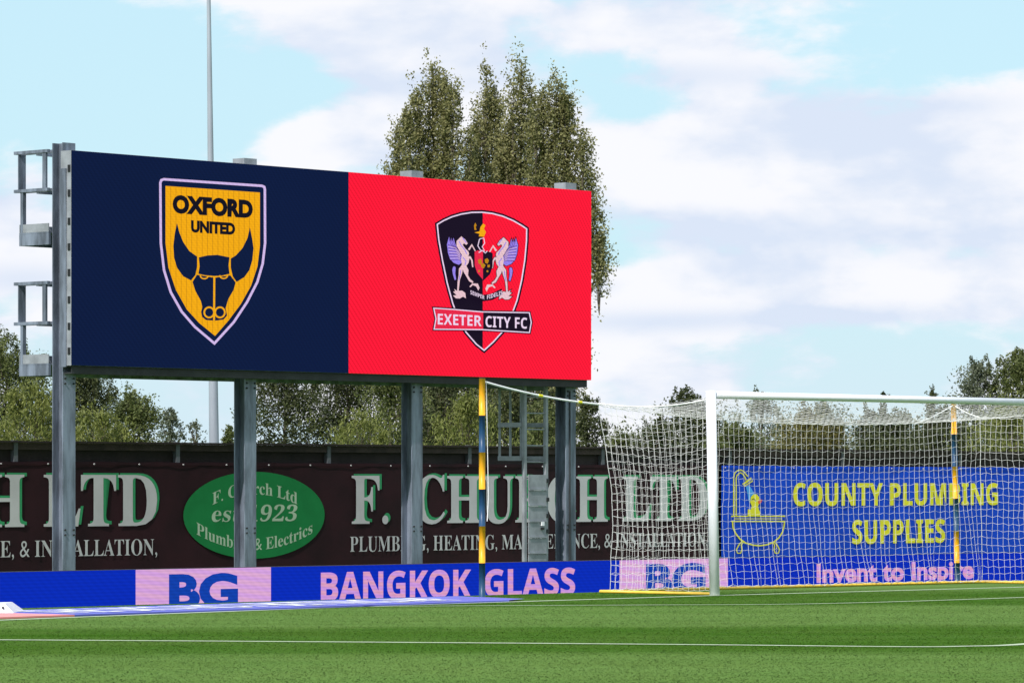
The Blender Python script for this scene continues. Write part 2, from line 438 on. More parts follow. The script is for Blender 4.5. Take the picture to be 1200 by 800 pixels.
# blades of grass
NB = 520000
yy = 26+(53-26)*rng.random(NB)**1.25
half = yy*.1224+2.2
xx = (rng.random(NB)*2-1)*half
Pg = np.stack((xx, yy), 1); tt, pp = mat_uv(Pg)
tm_, pm_ = mat_pq(Pg)
keep = (pp < .35) & ~((tm_ < MT1+.05) & (pm_ > -1.72) & (pm_ < .05))
Pg = Pg[keep]; pp = pp[keep]
lined = np.zeros(len(Pg), bool)
for (L, wd, _), pr in zip(LINES, (.85, .5, .85)): lined |= (dist_line(Pg, L) < wd/2) & (rng.random(len(Pg)) < pr)
def blades(Pg, name, m, hk=1.):
    n = len(Pg); h = (.002+.0045*rng.random(n))*hk; wv = .003+.003*rng.random(n); an = rng.random(n)*np.pi
    lean = (rng.random((n, 2))-.5)*.03
    gz = np.where(mat_uv(Pg)[1] > 0, -.15*mat_uv(Pg)[1], 0)
    ux, uy = np.cos(an)*wv, np.sin(an)*wv
    V = np.empty((n, 3, 3)); V[:, 0] = np.stack((Pg[:, 0]-ux, Pg[:, 1]-uy, gz), 1); V[:, 1] = np.stack((Pg[:, 0]+ux, Pg[:, 1]+uy, gz), 1)
    V[:, 2] = np.stack((Pg[:, 0]+lean[:, 0], Pg[:, 1]+lean[:, 1], gz+h), 1)
    o = mesh_np(name, V.reshape(-1, 3), np.arange(3*n), 3, m, tint=rng.random(n)**2)
    return o
o = blades(Pg[~lined], 'grass', M['blade']); o['kind'] = 'stuff'
o = blades(Pg[lined], 'painted_grass', M['chalk'], .9); o['kind'] = 'stuff'

adm = thing('advert_mat', 'long periwinkle vinyl advert mat lying on the grass with white slogan and coral left end', 'advert mat', MPL.pt(MPL.t(270, -1), -1, 0))
pa, pb = -1.6, 0.
split = MPL.t(38, -1)
b = MB(); b.box(MPL, split, MT1-1.0, pa, pb, .002, .02); b.poly([MPL.pt(MT1-1.0, pa, .02), MPL.pt(MT1-.4, pa+.25, .02), MPL.pt(MT1, pb, .02), MPL.pt(MT1-1.0, pb, .02)])
b.build('blue_section', M['mat_blue'], adm)
b = MB(); b.box(MPL, MT0, split, pa, pb, .002, .02); b.build('red_section', M['mat_red'], adm)
V, Fc = glyphs("THE UK'S NO.1 BETTING APP", 'sans', .012)
x0 = min(v[0] for v in V); x1 = max(v[0] for v in V); ta, tb_ = MPL.t(66, -1.2), MPL.t(520, -.9)
b = MB(); b.v = [MPL.pt(ta+(v[0]-x0)/(x1-x0)*(tb_-ta)+.2*v[1], -1.3+v[1]*1.4, .026) for v in V]; b.f = list(Fc)
b.build('lettering', M['mat_white'], adm)

# white wedge on the far left
wl = P0.at(-6, 716, -1.6); wx, wy = wl[0], wl[1]
k = wy/F
b = MB()
A = [(-16, 0, 0), (22, 0, 0), (22, .9, 0), (-16, .9, 0), (-14, .1, 10), (10, .1, 10.5), (10, .75, 10.5), (-14, .75, 10)]
b.hexa([(wx+a*k, wy+c, .02+h*k) for a, c, h in A])
wb = thing('marker_wedge', 'low white wedge at the far left end of the advert mat', 'wedge', (wx, wy, .02))
b.build('wedge_body', M['white_paint'], wb)
b = MB(); b.tube([(wx+9*k, wy+.045, .02+6*k), (wx+9*k, wy+.02, .02+6*k)], .012, 8); b.build('fixing_screw', M['black'], wb)

# ------------------------------------------------------------------ perimeter LED boards
LB = Plane(5100, 54.2)
ztop = LB.z(640, 657.5); zbot = -.30
T = lambda px: LB.t(px)
pb_ = thing('led_perimeter_board', 'long low blue and pink LED perimeter board behind the goal line', 'LED board', LB.pt(LB.t(600), 0, -.3))
b = MB(); b.box(LB, T(-200), T(1420), .012, .16, zbot, ztop); b.build('cabinet', M['black'], pb_)
segs = [(-200, 159, 'led_blue'), (159, 317.5, 'led_pink'), (317.5, 726, 'led_blue'), (726, 853, 'led_pink'), (853, 1420, 'led_blue')]
for a, c, mm in segs:
    MB().box(LB, T(a), T(c), 0, .012, zbot+.01, ztop-.004).build('display', M[mm], pb_)
def ltext(s, l, r, base, cap, m, **k): text_px(LB, s, l, r, base, cap, -.006, **k).build('lettering', M[m], pb_)
ltext('BG', 198, 279, 714, 41.5, 'led_royal', off=.045)
ltext('BG', 757, 827, 697.5, 37, 'led_royal', off=.045)
ltext('BANGKOK', 376, 552, 704, 33.5, 'led_pinktext', style='bold', off=.012)
ltext('GLASS', 568, 674, 699.5, 32.5, 'led_pinktext', style='bold', off=.012)
ltext('Invent to Inspire', 957, 1141, 682.6, 22.6, 'led_pinktext', off=.034)
tk = LB.t(0); dk = 0
# cabinets joints
# ------------------------------------------------------------------ fence and banners
class BannerPlane(Plane):
    def pt(s, t, p, z): return Plane.pt(s, t, p if p > 0 else p*.3, z)
FB = BannerPlane(5100, 80.0)
FT = lambda px, p=0: FB.t(px, p)
ftop = FB.z(300, 520.5)
fe = thing('perimeter_fence', 'dark stained timber fence with grey posts behind the advertising banners', 'fence', FB.pt(0, .2, -.3))
b = MB(); b.box(FB, FT(-350), FT(1600), .14, .20, -.3, ftop-.03); b.build('boarding', M['fence_dark'], fe)
b = MB(); b.box(FB, FT(-350), FT(1600), .06, .139, ftop-.13, ftop-.015); b.build('top_rail', M['fence_rail'], fe)
b = MB(); b.box(FB, FT(-350), FT(1600), .0, .22, ftop-.012, ftop+.02); b.build('capping', M['fence_dark'], fe)
b = MB(); b.box(FB, FT(-350), FT(1600), .07, .14, ftop-.43, ftop-.36); b.build('lower_rail', M['fence_dark'], fe)
for px in (-165, 21, 211, 388, 553, 709, 858, 990, 1128, 1250, 1370):
    t = FT(px); b = MB(); b.box(FB, t-.045, t+.045, .05, .137, -.3, ftop+.03); b.build('post', M['fence_post'], fe)

bn_top = FB.z(300, 541.6)
def banner(label_, l, r, m, loc):
    th = thing('banner', label_, 'banner', FB.pt(FT(loc), 0, -.2))
    b = MB(); N = 90; t0, t1 = FT(l), FT(r); rows = 6
    for j in range(rows+1):
        for i in range(N+1):
            u = t0+(t1-t0)*i/N; z = -.18+(bn_top+.18)*j/rows
            sag = .012*abs(math.sin(u*2.4)) if j == rows else 0
            b.v.append(FB.pt(u, .0125+.006*math.sin(u*3.1+z*2)+.005*math.sin(u*7.3+1), z-sag))
    for j in range(rows):
        for i in range(N):
            a = j*(N+1)+i; b.f.append((a, a+1, a+N+2, a+N+1))
    sheet = b.build('sheet', m, th, smooth=True)
    # hem along the top
    b = MB(); b.box(FB, t0, t1, -.010, -.002, bn_top-.06, bn_top-.022); b.build('hem', m, th)
    n = int((t1-t0)/1.05)
    for i in range(n+1):
        t = t0+.1+(t1-t0-.2)*i/n; q = MB()
        q.tube([FB.pt(t, -.004, bn_top-.045), FB.pt(t, -.06, bn_top-.045)], .013, 8); q.build('eyelet', M['print_white'], th)
    return sheet
mar = banner('long maroon plumber banner with white and green serif lettering and a green oval', -300, 843, M['maroon'], 300)
blu = banner('bright blue banner seen through the goal net with yellow lettering, bathtub and duck', 846, 1121, M['blue_banner'], 985)
blu2 = banner('plain blue banner end panel right of the far striped pole', 1122.5, 1560, M['blue_banner'], 1180)
def fbt(s, l, r, base, cap, m, th=mar, p=-.012, name='lettering', **k):
    return text_px(FB, s, l, r, base, cap, p, **k).build(name, M[m], th)
MAIN = 'F. CHURCH LTD'
def cz(px, py): return FB.z(px, py)
def parts_main(shift_t=0.):
    words = [('F.', 412, 455), ('CHURCH', 487, 712), ('LTD', 729, 829)]
    zb, zt = cz(412, 613.5), cz(412, 557)
    for s, l, r in words:
        a, c = FT(l)+shift_t, FT(r)+shift_t
        if c < FT(-300): continue
        text(FB, s, a, c, zb, zt-zb, -.012, style='serif', off=.004).build('lettering', M['print_white'], mar)
        text(FB, s, a, c, zb, zt-zb, -.004, style='serif', off=.010, dt=.058, dz=.032).build('lettering_shadow', M['print_green'], mar)
    SUB = 'PLUMBING, HEATING, MAINTENANCE, & INSTALLATION,'
    zb, zt = cz(412, 646), cz(412, 628.5)
    text(FB, SUB, FT(410)+shift_t, FT(829)+shift_t, zb, zt-zb, -.012, style='serif', off=-.005).build('lettering', M['print_white'], mar)
parts_main(0); parts_main(FT(184)-FT(829))
cxp, cyp = 299, 603.3
tc_, zc = FT(cxp), cz(cxp, cyp); rt = (FT(382)-FT(216.5))/2; rz = (cz(cxp, 552.5)-cz(cxp, 654.3))/2
MB().poly([FB.pt(tc_+rt*math.cos(a), -.005, zc+rz*math.sin(a)) for a in [2*math.pi*i/64 for i in range(64)]]).build('oval', M['print_oval'], mar)
text(FB, 'F. Church Ltd', tc_-rt*.60, tc_+rt*.60, zc+rz*.48, rz*.27, -.012, style='serif', bend=-rz*.24).build('lettering', M['print_cream'], mar)
text(FB, 'est 1923', tc_-rt*.62, tc_+rt*.58, zc-rz*.14, rz*.36, -.012, style='serif', slant=.22).build('lettering', M['print_cream'], mar)
text(FB, 'Plumbing & Electrics', tc_-rt*.82, tc_+rt*.82, zc-rz*.80, rz*.27, -.012, style='serif', bend=rz*.38).build('lettering', M['print_cream'], mar)

fbt('COUNTY PLUMBING', 930, 1170, 592.5, 27, 'print_lime', blu, style='bold', off=.012)
fbt('SUPPLIES', 999, 1108, 637, 28, 'print_lime', blu, style='bold', off=.012)
cv = lambda x, y: (850+x/6.667, 540+y/6.667)
S = lambda b, pts, wd, closed=False, p=-.012: stroke(b, FB, pts, wd, p, cv, closed)
b = MB()
S(b, [(68, 430), (68, 130), (75, 95), (95, 75), (120, 68), (145, 78), (165, 105), (180, 120)], 1.3)
S(b, [(88, 430), (88, 135), (95, 110), (120, 90), (140, 100), (158, 128), (165, 150)], 1.3, p=-.016)
b.build('shower_pipe', M['print_lime'], blu)
b = MB(); S(b, [(205, 130), (215, 155), (150, 195), (138, 180)], 1.3, True)
S(b, [(150, 180), (205, 142)], 1.0, p=-.016); b.build('shower_head', M['print_lime'], blu)
b = MB(); S(b, [(48, 430), (470, 430), (470, 470), (48, 470)], 1.5, True)
S(b, [(60, 475), (64, 520), (85, 565), (120, 610), (165, 640), (220, 655), (270, 660), (330, 652), (380, 632), (420, 600), (450, 555), (462, 510), (466, 475)], 1.6, p=-.016)
S(b, [(72, 450), (448, 450)], .9, p=-.020)
for sx_, m_ in ((0, 1), (520, -1)):
    S(b, [(sx_+m_*135, 625), (sx_+m_*110, 655), (sx_+m_*92, 690), (sx_+m_*100, 718), (sx_+m_*125, 718), (sx_+m_*135, 690), (sx_+m_*130, 655), (sx_+m_*145, 630)], 1.3, p=-.024)
b.build('bathtub_outline', M['print_lime'], blu)
q = lambda pts, m, nm, p=-.012: shape(FB, pts, p, cv).build(nm, M[m], blu)
q([(180, 430), (182, 375), (205, 378), (212, 350), (200, 320), (205, 280), (225, 258), (252, 258), (270, 280), (272, 320), (262, 350), (268, 378), (278, 400), (275, 430)], 'print_lime', 'duck_body', -.028)
q([(268, 300), (295, 300), (290, 322), (272, 335), (262, 325)], 'print_red', 'duck_beak', -.032)
b = MB(); S(b, [(212, 305), (228, 292), (248, 312)], .9, p=-.034); b.build('duck_eye', M['duck_dark'], blu)
q([(165, 200), (195, 190), (215, 225), (235, 255), (205, 275), (195, 330), (185, 300), (178, 250)], 'print_sky', 'water_spray', -.026)

# ------------------------------------------------------------------ video screen
VS = Plane(5100, 73.6)
tl, tr = VS.t(84), VS.t(693); zb, zt = VS.z(84, 428), VS.z(84, 176)
vs = thing('video_screen', 'big stadium video screen on four steel posts showing two football club crests', 'video screen', VS.pt((tl+tr)/2, .38, -.3))
MB().box(VS, tl, tr, .012, .26, zb, zt).build('cabinet', M['galv_light'], vs)
tm = VS.t(408.5)
dl = MB().box(VS, tl+.003, tm, 0, .012, zb+.003, zt-.003).build('display', M['led_navy'], vs)
dr = MB().box(VS, tm, tr-.003, 0, .012, zb+.003, zt-.003).build('display', M['led_red'], vs)
for y in (197, 226, 259, 289, 319, 351, 382, 411):
    zz = VS.z(84, y); MB().box(VS, tl-.012, tl, .03, .085, zz-.055, zz+.055).build('latch', M['black'], vs)
MB().box(VS, tl-.02, tl-.001, .12, .26, zb-.02, zt-.28).build('side_panel', M['galv'], vs)
# horizontal carrying beams under the cabinet (channel: web + two flanges)
b = MB(); b.box(VS, tl+.05, tr-.05, .06, .075, zb-.13, zb-.002); b.box(VS, tl+.05, tr-.05, .078, .25, zb-.03, zb-.002); b.box(VS, tl+.05, tr-.05, .078, .25, zb-.13, zb-.105)
b.build('bottom_beam', M['galv_dark'], vs)
def hpost(pxc, top_px):
    # centre column so that the H section is .26 m square, flange towards the pitch
    p0, p1 = .265, .525; t = VS.t(pxc, .39); zt_ = top_px
    b = MB(); g = -.3
    b.box(VS, t-.13, t+.13, p0, p0+.022, g, zt_); b.box(VS, t-.13, t+.13, p1-.022, p1, g, zt_)
    b.box(VS, t-.009, t+.009, p0+.022, p1-.022, g, zt_)
    b.build('support_post', M['galv'], vs)
    q = MB(); q.box(VS, t-.17, t+.17, p0-.03, p1+.03, g, g+.03); q.build('base_plate', M['galv'], vs)
    for dx in (-.09, .09):
        for z in (zb-.20, zb-.28, .55, .63):
            MB().tube([VS.pt(t+dx, p0, z), VS.pt(t+dx, p0-.02, z)], .016, 6).build('bolt', M['galv_dark'], vs)
    if pxc > 600: MB().tube([VS.pt(t-.05, p0-.02, -.3), VS.pt(t-.05, p0-.02, zb-.2)], .014, 6).build('conduit', M['galv_dark'], vs)
for pxc, y in ((75, 168), (287.5, 186.5), (483, 201), (663, 215)):
    hpost(pxc, VS.z(pxc, y, .39))
    if pxc > 100:
        t = VS.t(pxc, .39); MB().box(VS, t-.155, t+.135, .255, .53, VS.z(pxc, y, .39)-.16, VS.z(pxc, y, .39)+.003).build('head_box', M['galv_light'], vs)
# rear walkways, seen at the left end
TL = tl-.0
for (fb_, toe, mid, topy, flo) in ((287, 262, 222, 177, 272), (440, 415, 378, 331, 426)):
    zf0, zf1, zt2, zm, ztp = [VS.z(40, y, .8) for y in (fb_, flo, toe, mid, topy)]
    b = MB(); b.box(VS, TL-.02, tr-.3, .53, 1.24, zf1-.02, zf1); b.box(VS, TL-.02, TL+.03, .53, 1.24, zf0, zf1-.022)
    b.box(VS, TL+.04, tr-.3, 1.18, 1.24, zf0, zf1-.022); b.build('walkway_floor', M['galv'], vs)
    MB().box(VS, TL-.02, TL-.005, .53, 1.17, zf1+.002, zt2).build('toe_board', M['galv_light'], vs)
    MB().box(VS, TL-.02, tr-.3, 1.22, 1.235, zf1+.002, zt2).build('toe_board', M['galv_light'], vs)
    b = MB(); b.box(VS, TL-.02, TL+.05, 1.15, 1.21, zf1, zm); b.build('end_post', M['galv'], vs)
    b = MB()   # swing-out end frame: two rails, two broad uprights
    b.box(VS, TL-.03, TL+.03, .55, 1.36, zm-.03, zm+.02); b.box(VS, TL-.03, TL+.03, .55, 1.36, ztp-.03, ztp+.02)
    b.box(VS, TL-.02, TL+.13, 1.25, 1.27, zm+.022, ztp-.032); b.box(VS, TL-.02, TL+.02, .60, .68, zm+.022, ztp-.032)
    b.box(VS, TL+.10, TL+.16, .55, 1.36, zm-.03, zm+.02); b.box(VS, TL+.10, TL+.16, .55, 1.36, ztp-.03, ztp+.02)
    b.build('end_gate_frame', M['galv'], vs)
    for k in range(1, 9):
        t = TL+k*(tr-tl-.4)/8; MB().box(VS, t-.03, t+.03, 1.15, 1.21, zf1, ztp-.032).build('rail_post', M['galv'], vs)
    MB().box(VS, TL+.32, tr-.3, 1.16, 1.22, ztp-.03, ztp+.02).build('hand_rail', M['galv'], vs)
    MB().box(VS, TL+.32, tr-.3, 1.16, 1.21, zm-.03, zm+.02).build('knee_rail', M['galv'], vs)

# access ladder with half cage and locked anti-climb panel
LP = .34
lad = bpy.data.objects.new('access_ladder', None); COL.objects.link(lad); lad.parent = vs; lad.empty_display_size = .2
lad['label'] = 'steel ladder with half cage and locked guard panels'
la, lb = VS.t(616, LP), VS.t(641, LP)
gz = -.3
lt = VS.z(628, 440, LP)
for nm, t in (('stile', la), ('stile', lb)):
    MB().box(VS, t-.032, t+.032, LP, LP+.06, gz, lt).build(nm, M['galv_light'], lad)
for k in range(16):
    z = VS.z(628, 465+k*19, LP)
    if z < gz+.1: break
    MB().tube([VS.pt(la, LP+.03, z), VS.pt(lb, LP+.03, z)], .014, 6).build('rung', M['galv_light'], lad)
pz0, pz1 = VS.z(628, 662, LP), VS.z(628, 556, LP)
lp = []
for i in range(6):
    y0 = 556+i*18.6; z1_, z0_ = VS.z(628, y0, LP), VS.z(628, y0+18, LP)
    b = MB(); b.box(VS, la+.05, lb-.045, LP-.03, LP-.012, z0_, z1_); b.box(VS, la+.05, lb-.045, LP-.05, LP-.031, z0_-.004, z0_+.025)
    b.build('guard_panel', M['galv_light'], lad)
zk = VS.z(633, 613, LP); MB().box(VS, VS.t(632, LP), VS.t(635, LP), LP-.065, LP-.033, zk-.04, zk+.03).build('padlock', M['mat_white'], lad)
zk = VS.z(633, 617, LP); MB().box(VS, VS.t(632, LP), VS.t(635, LP), LP-.063, LP-.033, zk-.05, zk-.01).build('padlock_body', M['black'], lad)
for y in (563, 585, 604, 622):
    zk = VS.z(641, y, LP); MB().box(VS, lb-.05, lb+.02, LP-.04, LP-.002, zk-.035, zk+.035).build('hinge', M['galv_dark'], lad)
cage = MB(); D = .62
for t in (la-.0, (la+lb)/2, lb):
    cage.box(VS, t-.022, t+.022, LP+D, LP+D+.02, VS.z(605, 538, LP+D), lt)
for z in (VS.z(600, 537, LP+D), VS.z(600, 498, LP+D), VS.z(600, 455, LP+D)):
    cage.box(VS, la-.05, lb+.05, LP+D-.012, LP+D-.001, z-.04, z+.04)
    cage.box(VS, la-.06, la-.048, LP+.06, LP+D, z-.04, z+.04); cage.box(VS, lb+.048, lb+.06, LP+.06, LP+D, z-.04, z+.04)
cage.build('ladder_cage', M['galv_light'], lad)

# ---- crest 1: gold shield with bull's head
oc = lambda x, y: (160+x/3.478, 190+y/3.478)
CR = [dl]
def vshape(pts, m, nm, lay, conv, sm=0): return shape(VS, smooth_poly(pts, sm) if sm else pts, -.006*lay, conv).build(nm, M[m], dl)
sh = [(92, 84), (97, 70), (110, 65), (512, 92), (525, 98), (528, 112), (529, 330), (519, 415), (497, 490), (455, 572), (400, 655), (318, 745),
      (235, 675), (180, 612), (135, 532), (107, 440), (94, 330)]
vshape(sh, 'led_lilac', 'crest_border', 1, oc); vshape(inset(sh, 10), 'led_navy', 'crest_inner_border', 2, oc)
gold = [(118, 97), (503, 124), (503, 340), (493, 425), (467, 503), (425, 578), (375, 645), (320, 708), (255, 655), (205, 600), (160, 520), (130, 430), (118, 330)]
vshape(gold, 'led_gold', 'crest_field', 3, oc)
b = MB()
def gold_bot(x):
    pts = [(118, 330), (130, 430), (160, 520), (205, 600), (255, 655), (320, 708), (375, 645), (425, 578), (467, 503), (493, 425), (503, 340)]
    for (a, c), (e, g) in zip(pts, pts[1:]):
        if a <= x <= e: return c+(g-c)*(x-a)/(e-a)
    return 330
for i in range(1, 18):
    x = 118+i*385/18; stroke(b, VS, [(x, 99+(x-118)*.07), (x, gold_bot(x)-4)], .55, -.022, oc)
b.build('crest_pinstripes', M['led_golddark'], dl)
text_px(VS, 'OXFORD', *[160+147/3.478, 160+474/3.478], 190+208/3.478, 21.5, -.026, off=.062).build('lettering', M['led_ink'], dl)
text_px(VS, 'UNITED', 160+222/3.478, 160+402/3.478, 190+286/3.478, 14.2, -.026, off=.06).build('lettering', M['led_ink'], dl)
L5 = 5
vshape([(165, 248), (156, 290), (150, 340), (153, 390), (165, 430), (190, 465), (222, 482), (240, 460), (247, 425), (247, 385), (215, 362), (190, 325), (174, 285)], 'led_navy', 'bull_horn', L5, oc, 0)
vshape([(462, 266), (471, 310), (477, 350), (472, 400), (460, 440), (440, 468), (408, 488), (392, 465), (384, 430), (384, 393), (405, 380), (432, 350), (452, 310)], 'led_navy', 'bull_horn', L5, oc, 0)
vshape([(254, 388), (290, 380), (330, 378), (379, 388), (375, 420), (379, 455), (350, 462), (318, 464), (280, 461), (252, 455), (257, 425)], 'led_navy', 'bull_brow', L5, oc)
vshape([(228, 488), (246, 459), (318, 471), (382, 461), (404, 490), (396, 520), (374, 558), (363, 595), (369, 625), (355, 641), (320, 646), (283, 643), (267, 630), (263, 610), (268, 590), (262, 565), (240, 525)], 'led_navy', 'bull_face', L5, oc)
b = MB()
stroke(b, VS, [(317, 464), (316, 645)], 2.3, -.036, oc)
stroke(b, VS, circ(296, 612, 20, 21, 18), 2.0, -.038, oc, True); stroke(b, VS, circ(340, 612, 20, 21, 18), 2.0, -.040, oc, True)
stroke(b, VS, circ(276, 462, 16, 13, 10, 0, math.pi), 1.5, -.038, oc); stroke(b, VS, circ(355, 461, 16, 13, 10, 0, math.pi), 1.5, -.038, oc)
b.build('bull_markings', M['led_gold'], dl)

CR[0] = dr
# ---- crest 2: halved shield with two winged horses
ec = lambda x, y: (490+x/4, 230+y/4)
sh2 = [(78, 126), (115, 104), (155, 86), (200, 73), (250, 65), (300, 64), (350, 70), (400, 83), (450, 104), (490, 127), (520, 147), (519, 210), (511, 300),
       (496, 395), (474, 490), (445, 570), (405, 640), (360, 690), (310, 736), (265, 700), (215, 642), (180, 580), (152, 505), (126, 410), (103, 300), (86, 205)]
vshape(sh2, 'led_black', 'crest_border', 1, ec); vshape(inset(sh2, 8), 'led_white', 'crest_inner_border', 2, ec)
inn = inset(sh2, 14); midx = 303
def clip(pts, x, left):
    out = []; n = len(pts)
    for i in range(n):
        a, c = pts[i], pts[(i+1) % n]; ia = (a[0] <= x) == left; ic = (c[0] <= x) == left
        if ia: out.append(a)
        if ia != ic: t = (x-a[0])/(c[0]-a[0]); out.append((x, a[1]+t*(c[1]-a[1])))
    return out
vshape(clip(inn, midx, True), 'led_black', 'crest_field', 3, ec); vshape(clip(inn, midx, False), 'led_red', 'crest_field', 3, ec)
rb = [(64, 516), (160, 522), (300, 534), (527, 538), (538, 590), (528, 646), (300, 632), (66, 630), (76, 574)]
vshape(rb, 'led_black', 'ribbon_border', 5, ec); vshape(inset(rb, 5), 'led_white', 'ribbon_edge', 6, ec)
r2 = inset(rb, 10); vshape(clip(r2, 305, True), 'led_pinkred', 'ribbon_field', 7, ec); vshape(clip(r2, 305, False), 'led_black', 'ribbon_field', 7, ec)
text_px(VS, 'EXETER', 490+92/4, 490+297/4, 230+600/4, 12.5, -.047, style='bold').build('lettering', M['led_white'], dr)
text_px(VS, 'CITY FC', 490+316/4, 490+511/4, 230+612/4, 12.8, -.047, style='bold').build('lettering', M['led_white'], dr)
hz = lambda x, y: (505+x/8, 260+y/8)
hm = lambda x, y: (1130.8-(505+x/8), 261.2+y/8)
wing = [(170, 140), (150, 210), (160, 290), (178, 345), (215, 385), (262, 402), (300, 375), (290, 320), (255, 262), (228, 205), (212, 150), (200, 185), (190, 150), (182, 185)]
body = [(240, 180), (262, 158), (285, 135), (300, 148), (322, 165), (345, 202), (332, 216), (308, 200), (298, 216), (322, 250), (352, 278), (358, 302), (350, 320),
        (372, 322), (392, 362), (398, 424), (386, 424), (376, 358), (362, 340), (352, 385), (332, 412), (352, 450), (348, 500), (368, 535), (398, 560), (392, 575),
        (358, 556), (330, 508), (306, 468), (300, 445), (290, 490), (272, 540), (266, 590), (260, 650), (246, 650), (250, 560), (260, 500), (262, 440), (290, 402), (283, 350), (290, 310), (262, 262), (240, 225)]
leg = [(346, 258), (384, 206), (424, 276), (414, 280), (384, 226), (362, 266)]
tail = [(208, 420), (224, 416), (232, 430), (228, 480), (236, 540), (222, 545), (206, 490), (200, 450)]
rock = [(208, 655), (228, 650), (218, 628), (248, 648), (290, 643), (322, 665), (328, 716), (300, 700), (270, 718), (234, 716), (206, 690), (240, 686)]
rock2 = [(360, 606), (388, 576), (440, 578), (456, 618), (444, 644), (424, 604), (392, 592), (372, 612)]
for cvx, nm in ((hz, 0), (hm, 1)):
    for pp_, lay in ((wing, 4), (body, 4.4), (tail, 4.6), (rock, 4.8)): vshape(inset(pp_, -6), 'led_black', 'crest_outline', lay, cvx)
    vshape(wing, 'led_violet', 'horse_wing', 5, cvx)
    b = MB()
    for k in range(6): stroke(b, VS, [(158+k*4, 215+k*28), (230+k*6, 232+k*24), (282, 292+k*14)], .75, -.034, cvx)
    for k in range(3): stroke(b, VS, [(172+k*17, 160), (190+k*15, 215), (238+k*8, 262)], .6, -.036, cvx)
    b.build('wing_feathers', M['led_feather'], dr)
    b = MB()
    for k in range(5): stroke(b, VS, [(162+k*5, 230+k*28), (228+k*6, 244+k*24), (276, 296+k*15)], .55, -.038, cvx)
    b.build('wing_feathers', M['led_cream'], dr)
    vshape(body, 'led_cream', 'horse_body', 7, cvx); vshape(leg, 'led_cream', 'horse_foreleg', 7, cvx); vshape(tail, 'led_violet', 'horse_tail', 7, cvx)
    b = MB()
    for pts in ([(298, 150), (318, 175), (330, 196)], [(262, 180), (285, 225), (318, 262), (335, 300)], [(300, 330), (330, 370), (318, 405)], [(280, 450), (272, 500), (262, 545)]):
        stroke(b, VS, pts, 1.0, -.046, cvx)
    b.build('horse_shading', M['led_violet'], dr)
    vshape(rock, 'led_cream', 'crest_plume', 7, cvx); vshape(rock2, 'led_cream', 'crest_plume', 7, cvx)
cs = [(555.8, 295), (560, 293), (566, 294.5), (572, 295), (577, 296.5), (577, 312), (574, 321), (566.5, 328.5), (559, 320), (556, 311)]
idc = lambda x, y: (x, y)
vshape(clip(cs, 566, True), 'led_pinkred', 'small_shield', 8, idc); vshape(clip(cs, 566, False), 'led_black', 'small_shield', 8, idc)
b = MB(); stroke(b, VS, cs, .7, -.052, idc, True); b.build('small_shield_outline', M['led_black'], dr)
for q in ([(560, 305), (563, 303), (565, 306), (564, 310), (561, 309)], [(568, 304), (571, 302.5), (573, 305), (571.5, 309), (568.5, 308)], [(563.5, 310), (566, 308), (569, 310.5), (567, 314.5), (564, 313)], [(560, 317), (562, 316), (562.6, 318.4), (560.6, 319)], [(570, 317), (572, 316.5), (572.4, 318.8), (570.4, 319)], [(571, 310.5), (574, 310), (574, 313), (571.5, 313.5)]):
    vshape(q, 'led_golddark', 'castle_tower', 9, idc)
b = MB(); stroke(b, VS, [(562, 280), (567, 279), (568, 285), (565, 289), (568, 294), (563, 293), (560, 288), (562, 280)], 1.1, -.05, idc)
stroke(b, VS, [(561, 296), (565, 293.5), (569, 296.5), (571, 294)], 1.2, -.054, idc); b.build('helmet', M['led_white'], dr)
vshape([(556, 272.5), (562, 271), (563, 266), (566, 262), (569, 264), (567, 268), (569.5, 272), (567, 277.5), (561, 277), (562, 274)], 'led_gold', 'lion', 6, idc)
vshape([(555.5, 264), (557, 261), (558.5, 264), (557.5, 266), (558.5, 269.5), (556, 269.5)], 'led_golddark', 'bird', 6, idc)
rib = [(547, 337), (556, 341), (566, 345.5), (576, 344), (588, 338), (589, 345), (577, 351.5), (566, 353), (556, 350), (546, 345)]
vshape(rib, 'led_black', 'motto_ribbon', 8, idc)
text(VS, 'SEMPER', VS.t(548.5, 0), VS.t(565, 0), VS.z(548, 344.5), VS.z(548, 340)-VS.z(548, 344.5), -.056, style='bold', rise=-.085).build('lettering', M['led_white'], dr)
text(VS, 'FIDELIS', VS.t(568, 0), VS.t(586, 0), VS.z(568, 350.8), VS.z(568, 346)-VS.z(568, 350.8), -.056, style='bold', rise=.095).build('lettering', M['led_white'], dr)

# ------------------------------------------------------------------ goal
GP = Plane(5500, 47.9)
assert abs(GP.pt(GP.t(837.5), 0, 0)[0]-2.41) < .2
g0 = GP.t(837.5)
ELL = .045     # slight real lean of the frame to the left
def G(s, d, z): return (lambda q: (q[0]-ELL*z/2.4, q[1], q[2]))(GP.pt(g0+s, d, z))
goal = thing('football_goal', 'white football goal with square white net and yellow ground frame', 'goal', GP.pt(g0+3.66, .9, 0))
GH = 2.365 
def etube(b, A, B, ra, rb, up, n=20):
    A, B = Vector(A), Vector(B); d = (B-A).normalized(); a = d.cross(up).normalized(); u = a.cross(d).normalized()
    i0 = len(b.v)
    for P in (A, B):
        for k in range(n): an = 2*math.pi*k/n; b.v.append(tuple(P+a*math.cos(an)*ra+u*math.sin(an)*rb))
    for k in range(n): b.f.append((i0+k, i0+(k+1) % n, i0+n+(k+1) % n, i0+n+k))
    b.f.append(tuple(i0+k for k in reversed(range(n)))); b.f.append(tuple(i0+n+k for k in range(n)))
nv = Vector((-GP.s, GP.c, 0))
for s in (0, 7.32+.12):
    b = MB(); etube(b, G(s, 0, 0), G(s, 0, GH+.1), .052, .068, nv); b.build('goal_post', M['white_paint'], goal, smooth=False)
